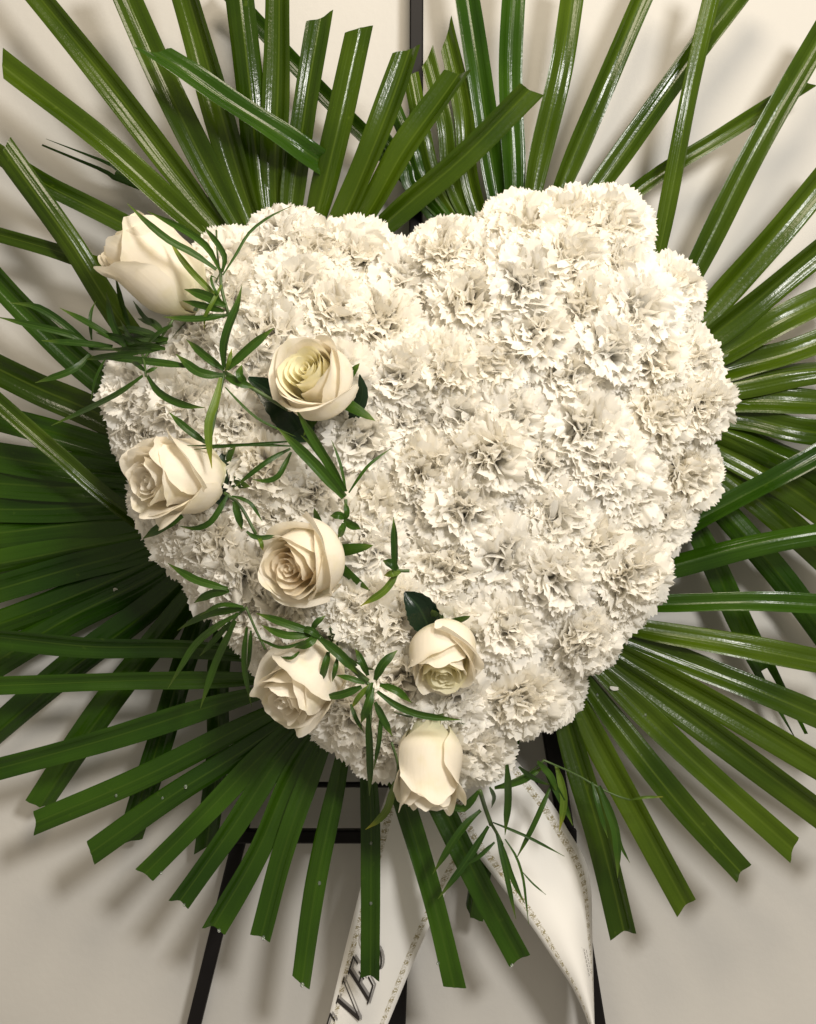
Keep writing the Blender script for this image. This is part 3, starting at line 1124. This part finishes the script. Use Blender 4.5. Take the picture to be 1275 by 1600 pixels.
def sprig(label, leaves, stems, seed, lift=0.015, over=None):
    rg = random.Random(seed)
    x0, y0 = leaves[0][0][0]
    loc = P(x0, y0, front_y(x0, y0) - lift)
    root = empty('greenery_sprig', loc)
    tag(root, label, 'sprig', 'narrow-leaved green sprigs on the flower heart')
    inv = Matrix.Translation(-loc)
    for lf in leaves:
        pts_, w = lf[0], lf[1]
        m = M_sprig_y if (len(lf) > 2 and 'y' in lf[2]) else M_sprig
        extra = 0.010 if (len(lf) > 2 and 'h' in lf[2]) else 0.0
        pp = catmull(pts_, 5) if len(pts_) < 5 else [np.array(p, float) for p in pts_]
        p3 = [(x, y, (front_y(x, y) if over is None else min(front_y(x, y), over + 0.015)) - lift - extra) for x, y in pp]
        # keep each blade a smooth arch
        n = 11
        line = catmull(p3, n)
        ys = [q[2] for q in line]
        y_a, y_b = ys[0], ys[-1]
        arch = rg.uniform(0.002, 0.008)
        roll = rg.uniform(-0.6, 0.6)
        wp = [P(q[0], q[1], 0.55 * (y_a + (y_b - y_a) * i / (n - 1)) + 0.45 * ys[i] - arch * math.sin(math.pi * i / (n - 1))) for i, q in enumerate(line)]
        vs_, us = [], []
        nv = 5
        for i, p in enumerate(wp):
            s = i / (n - 1)
            t = (wp[min(i + 1, n - 1)] - wp[max(i - 1, 0)]).normalized()
            side = t.cross(Vector((0, -1, 0))).normalized()
            nr = side.cross(t).normalized()
            if nr.y > 0:
                nr = -nr
            sd = side * math.cos(roll) + nr * math.sin(roll)
            nn = nr * math.cos(roll) - side * math.sin(roll)
            k = (0.45 + 0.55 * smooth01(s / 0.28)) * (1 - smooth01((s - 0.62) / 0.38)) ** 0.65
            ww = max(0.00018, w * S * 0.47 * k)
            for j in range(nv):
                v = -1 + 2 * j / (nv - 1)
                vs_.append(p + sd * v * ww - nn * (0.35 * (1 - abs(v)) * ww))
                us.append((j / (nv - 1), s))
        o = mesh_obj('leaflet', vs_, grid_faces(n, nv), m, root, us)
        o.matrix_parent_inverse = inv
    for st in stems:
        p3 = [(x, y, front_y(x, y) - lift * 0.8) for x, y in st[0]]
        wp = [P(*q) for q in catmull(p3, 8)]
        o = tube('stem', wp, st[1] * S * 0.5, M_stem, root)
        o.matrix_parent_inverse = inv


sprig('dark green sprig arching over the side-on rose bud at upper left', [
    ([(343, 421), (322, 384), (287, 359), (230, 330)], 12), ([(338, 421), (306, 398), (255, 369), (199, 318)], 12, 'h'),
    ([(345, 470), (302, 427), (279, 398), (263, 372)], 10, 'y'), ([(347, 425), (351, 402), (338, 378), (316, 352)], 10),
    ([(348, 430), (375, 388), (400, 352), (455, 322)], 5), ([(346, 445), (334, 469), (320, 496), (319, 514)], 7, 'y'),
    ([(356, 492), (305, 498), (255, 495)], 14), ([(352, 478), (320, 462), (288, 452)], 16), ([(350, 486), (318, 478), (285, 470)], 12),
    ([(345, 470), (330, 440), (332, 430), (340, 436)], 5)],
    [([(345, 420), (346, 450), (357, 492)], 5), ([(338, 360), (340, 400), (346, 440)], 3)], 1, over=-0.030)
sprig('star-shaped green sprig left of the round rose with the yellow spiral centre', [
    ([(350, 575), (350, 530), (368, 482), (378, 446)], 17, 'h'), ([(354, 578), (385, 548), (428, 512)], 15), ([(350, 578), (320, 556), (291, 530)], 13),
    ([(348, 586), (312, 582), (275, 553)], 15), ([(345, 590), (336, 630), (325, 668), (331, 732)], 13, 'hy'),
    ([(300, 573), (220, 563), (142, 556)], 14), ([(352, 588), (372, 597), (398, 606)], 13), ([(352, 605), (400, 652), (462, 682)], 5),
    ([(385, 600), (374, 585), (378, 570)], 12), ([(352, 580), (358, 565), (362, 545)], 7, 'y')],
    [([(351, 580), (340, 630), (328, 690)], 5), ([(352, 582), (400, 610), (450, 640)], 6)], 2)
sprig('spray of thin blades reaching out left between rose bud and heart edge', [
    ([(146, 546), (93, 501), (53, 478), (15, 473)], 13), ([(146, 539), (105, 521), (50, 508), (-5, 495)], 12), ([(191, 539), (141, 506), (93, 481)], 12),
    ([(201, 551), (176, 506), (166, 456)], 14), ([(176, 541), (126, 536), (65, 532)], 12), ([(140, 553), (113, 578), (55, 598)], 12),
    ([(143, 531), (141, 493), (150, 470)], 6), ([(248, 526), (216, 516), (180, 511)], 14), ([(230, 540), (190, 530), (150, 520)], 14),
    ([(250, 545), (210, 548), (170, 545)], 12), ([(205, 520), (192, 480), (180, 430)], 9), ([(255, 520), (240, 505), (215, 498)], 12), ([(165, 560), (150, 590), (142, 625)], 7), ([(262, 530), (225, 528), (190, 522)], 13), ([(258, 545), (225, 540), (188, 548)], 12),
    ([(235, 548), (205, 530), (188, 500)], 10), ([(215, 552), (175, 556), (130, 562)], 11), ([(246, 512), (225, 495), (208, 470)], 9), ([(270, 508), (248, 520), (228, 540)], 10)],
    [([(260, 535), (200, 545), (140, 545)], 5), ([(270, 500), (250, 530), (225, 560)], 4)], 3)
sprig('two-bladed dark sprig over the heart\'s left rim above the sideways rose', [
    ([(223, 587), (185, 614), (140, 637), (80, 665)], 12), ([(230, 587), (250, 615), (285, 632), (320, 637)], 13), ([(228, 582), (236, 578), (246, 574)], 6), ([(226, 580), (215, 570), (204, 566)], 8)],
    [([(228, 588), (226, 570), (222, 552)], 4)], 4)
sprig('pair of long green blades just below the round rose with spiral centre', [
    ([(537, 778), (488, 722), (433, 668)], 18, 'h'), ([(540, 768), (492, 690), (461, 637)], 17, 'h'), ([(461, 689), (360, 696), (281, 696)], 5), ([(455, 697), (381, 695), (299, 703)], 5),
    ([(454, 701), (416, 722), (364, 763)], 8), ([(455, 706), (430, 748), (394, 749)], 10), ([(322, 692), (292, 670), (264, 644)], 12),
    ([(545, 770), (575, 728), (612, 700)], 5), ([(541, 768), (531, 722), (518, 688)], 5), ([(535, 772), (505, 715), (470, 680)], 12)],
    [([(540, 775), (505, 730), (460, 688)], 5)], 5)
sprig('small dark sprig below the sideways rose on the heart\'s left', [
    ([(356, 773), (333, 811), (312, 825), (280, 822)], 10), ([(365, 783), (372, 805), (378, 828)], 13), ([(385, 830), (402, 840), (436, 837)], 8),
    ([(285, 806), (255, 822), (223, 842)], 16), ([(404, 838), (408, 848), (411, 860)], 7, 'y'), ([(362, 775), (390, 785), (410, 815)], 6)],
    [([(350, 770), (375, 790), (400, 835)], 5)], 6)
sprig('tiny green sprig above the blush rose in the lower left', [
    ([(537, 812), (548, 820), (564, 827)], 14), ([(537, 816), (534, 828), (528, 840)], 13), ([(540, 810), (530, 805), (516, 806)], 12), ([(540, 812), (542, 798), (538, 785)], 9)],
    [([(540, 815), (541, 800), (540, 780)], 5)], 7)
sprig('small sprig with one upright blade above the curled dark rose leaf', [
    ([(617, 892), (616, 850), (615, 808)], 13, 'h'), ([(622, 892), (602, 922), (563, 947)], 12, 'y'), ([(622, 890), (610, 880), (598, 876)], 14), ([(626, 893), (612, 896), (600, 899)], 11, 'y')],
    [([(618, 890), (628, 892), (640, 892)], 5)], 8)
sprig('sprig drooping over the palm blades at the heart\'s lower left rim', [
    ([(356, 920), (306, 906), (262, 880)], 13), ([(358, 923), (330, 928), (303, 942)], 15), ([(382, 951), (323, 960), (277, 985)], 12), ([(372, 959), (317, 994), (290, 1030), (262, 1076)], 13, 'h'),
    ([(368, 970), (337, 1035), (313, 1107)], 12, 'h'), ([(360, 972), (335, 1000), (312, 1025)], 10), ([(386, 980), (381, 1035), (393, 1104)], 9, 'h'), ([(392, 985), (390, 1020), (386, 1050)], 8), ([(380, 948), (345, 945), (312, 962)], 8)],
    [([(385, 950), (370, 962), (355, 985)], 4), ([(384, 948), (400, 985), (415, 1015)], 4)], 9)
sprig('leafy sprig running over the stem end of the lower left rose', [
    ([(492, 989), (455, 977), (400, 958)], 13), ([(489, 992), (444, 992), (408, 976)], 13), ([(475, 1001), (441, 1012), (396, 994)], 6), ([(513, 1018), (508, 1040), (500, 1068)], 13),
    ([(527, 1028), (524, 1045), (519, 1065)], 8), ([(486, 985), (495, 972), (508, 962)], 11), ([(468, 1018), (455, 1028), (438, 1026)], 6), ([(496, 994), (480, 1006), (460, 1012)], 14), ([(500, 996), (485, 985), (468, 982)], 12),
    ([(500, 998), (530, 1022), (560, 1054)], 16)],
    [([(490, 988), (525, 1020), (575, 1065)], 8)], 10)
sprig('bright green starry sprig between the three lowest roses', [
    ([(586, 1063), (598, 1038), (621, 1016)], 14), ([(575, 1056), (566, 1035), (555, 1013)], 11), ([(593, 1070), (618, 1078), (643, 1098)], 12), ([(565, 1073), (535, 1085), (502, 1090)], 13),
    ([(582, 1080), (574, 1105), (564, 1130)], 15, 'h'), ([(589, 1080), (617, 1101), (660, 1118), (722, 1125)], 12, 'h'), ([(586, 1097), (598, 1122), (613, 1150)], 12), ([(575, 1115), (578, 1190), (577, 1244)], 14, 'h'),
    ([(596, 1112), (592, 1160), (584, 1202)], 9), ([(548, 1100), (556, 1122), (568, 1144)], 7), ([(578, 1070), (560, 1090), (548, 1108)], 10, 'y'), ([(582, 1066), (575, 1085), (578, 1104)], 10), ([(570, 1068), (548, 1060), (525, 1055)], 9),
    ([(617, 1222), (602, 1270), (571, 1296)], 13, 'y')],
    [([(580, 1072), (565, 1060), (550, 1045)], 6), ([(582, 1075), (578, 1120), (576, 1180)], 6), ([(612, 1160), (622, 1200), (612, 1240)], 4)], 11)
sprig('loose sprig hanging in front of the white ribbon below the heart', [
    ([(748, 1236), (722, 1264), (692, 1250)], 13), ([(751, 1266), (720, 1297), (676, 1366)], 13), ([(763, 1291), (726, 1350), (684, 1405)], 12), ([(773, 1316), (745, 1341), (722, 1352)], 9),
    ([(770, 1285), (823, 1307), (882, 1338)], 5), ([(776, 1303), (789, 1357), (806, 1436)], 9), ([(782, 1313), (801, 1373), (820, 1412)], 9), ([(789, 1311), (814, 1357), (826, 1444)], 5), ([(816, 1362), (832, 1380), (853, 1398)], 3),
    ([(765, 1230), (772, 1245), (768, 1262)], 7)],
    [([(750, 1236), (758, 1262), (768, 1290)], 7), ([(768, 1288), (778, 1305), (785, 1320)], 5)], 12)
sprig('green sprig poking out under the heart\'s lower right rim beside the ribbon', [
    ([(792, 1195), (794, 1247), (789, 1305)], 13, 'h'), ([(861, 1228), (833, 1291), (806, 1343)], 11), ([(869, 1196), (881, 1247), (874, 1299)], 13, 'y'), ([(773, 1231), (817, 1219), (852, 1196)], 14),
    ([(811, 1198), (832, 1215), (862, 1228)], 10), ([(936, 1228), (962, 1300), (965, 1372)], 15), ([(965, 1300), (972, 1325), (984, 1348)], 5), ([(985, 1250), (1005, 1246), (1036, 1245)], 5, 'y'), ([(850, 1200), (880, 1255), (895, 1290)], 12), ([(840, 1190), (862, 1215), (870, 1240)], 12), ([(925, 1222), (938, 1270), (950, 1310)], 9)],
    [([(850, 1188), (900, 1210), (950, 1238), (985, 1250)], 3), ([(850, 1188), (830, 1205), (790, 1225)], 4)], 13)


# ------------------------------------------------------------------ water drops and loose petal bits on the palm blades
def drop_material():
    m, nt = new_mat('water')
    b = NB(nt)
    pr = b.n('ShaderNodeBsdfPrincipled')
    pr.inputs['Base Color'].default_value = (0.9, 0.95, 0.9, 1)
    pr.inputs['Roughness'].default_value = 0.03
    pr.inputs['Transmission Weight'].default_value = 0.9
    pr.inputs['IOR'].default_value = 1.33
    b.out(pr.outputs[0])
    return m


M_drop = drop_material()
dv, df = [(0, 0, 0.0011)], []
for r, z in ((0.0006, 0.00095), (0.0011, 0.0005), (0.0013, -0.0003)):
    for k in range(10):
        a = 2 * math.pi * k / 10
        dv.append((r * math.cos(a), r * math.sin(a) * 1.25, z))
for k in range(10):
    df.append((0, 1 + k, 1 + (k + 1) % 10))
    for q in range(2):
        df.append((1 + q * 10 + k, 11 + q * 10 + k, 11 + q * 10 + (k + 1) % 10, 1 + q * 10 + (k + 1) % 10))
df.append(tuple(21 + k for k in range(10))[::-1])
drop0 = mesh_obj('water_drop', dv, df, M_drop)
drop_mesh = drop0.data
bpy.data.objects.remove(drop0)


def on_blade(px, py, roots):
    """nearest point of the named fans' blades to a pixel, with its facing"""
    best = None
    for root in roots:
        for ch in root.children:
            if not ch.name.startswith('leaflet'):
                continue
            me = ch.data
            for v in me.vertices:
                p = v.co
                k = S * (D + p.y) / D
                dd = math.hypot(p.x / k + 637.5 - px, -p.z / k + 800 - py)
                if best is None or dd < best[0] - 0.5 or (dd < best[0] + 4 and p.y < best[1].y - 0.01):
                    best = (dd, p.copy(), v.normal.copy())
    n = best[2] if best[2].y < 0 else -best[2]
    return best[1], n


fans = [o for o in coll.objects if o.name.startswith('palm_leaf')]
drng = random.Random(4)
DROPS = [(177, 1245), (261, 1242), (290, 1227), (245, 1370), (290, 1412), (345, 1452), (416, 1462), (473, 1534), (497, 1375), (580, 1412), (578, 1322), (650, 1505),
         (798, 1506), (1015, 1124), (933, 1086)]
for di, (x, y) in enumerate(DROPS):
    p, n = on_blade(x, y, fans)
    o = bpy.data.objects.new('water_drop', drop_mesh)
    coll.objects.link(o)
    o.location = p + n * 0.0002
    o.rotation_euler = n.to_track_quat('Z', 'Y').to_euler()
    k = drng.uniform(0.8, 1.3)
    o.scale = (k, k, k)
    tag(o, 'tiny clear water drop on the lower palm blades, %s counted from the left' % ordinal(1 + sorted(DROPS).index((x, y))), 'water drop', 'water drops on the lower palm blades')
for x, y, lab in ((184, 918, 'small white petal scrap lying on the left palm fan'), (962, 1084, 'small white petal scrap lying on the lower right palm fan')):
    p, n = on_blade(x, y, fans)
    fv, fu = [], []
    for i in range(5):
        for j in range(4):
            u, v = i / 4 - 0.5, j / 3 - 0.5
            fv.append((v * 0.0035 * (1 - 1.6 * u * u), u * 0.0075, 0.0008 + 0.004 * u * u + 0.002 * v * v))
            fu.append((j / 3, 0.5 + i / 8))
    o = mesh_obj('petal_scrap', fv, grid_faces(5, 4), M_carn, uvs=fu)
    o.location = p + n * 0.0006
    o.rotation_euler = (n.to_track_quat('Z', 'Y').to_matrix() @ Matrix.Rotation(0.5 if x < 500 else 1.4, 3, 'Z')).to_euler()
    tag(o, lab, 'petal')
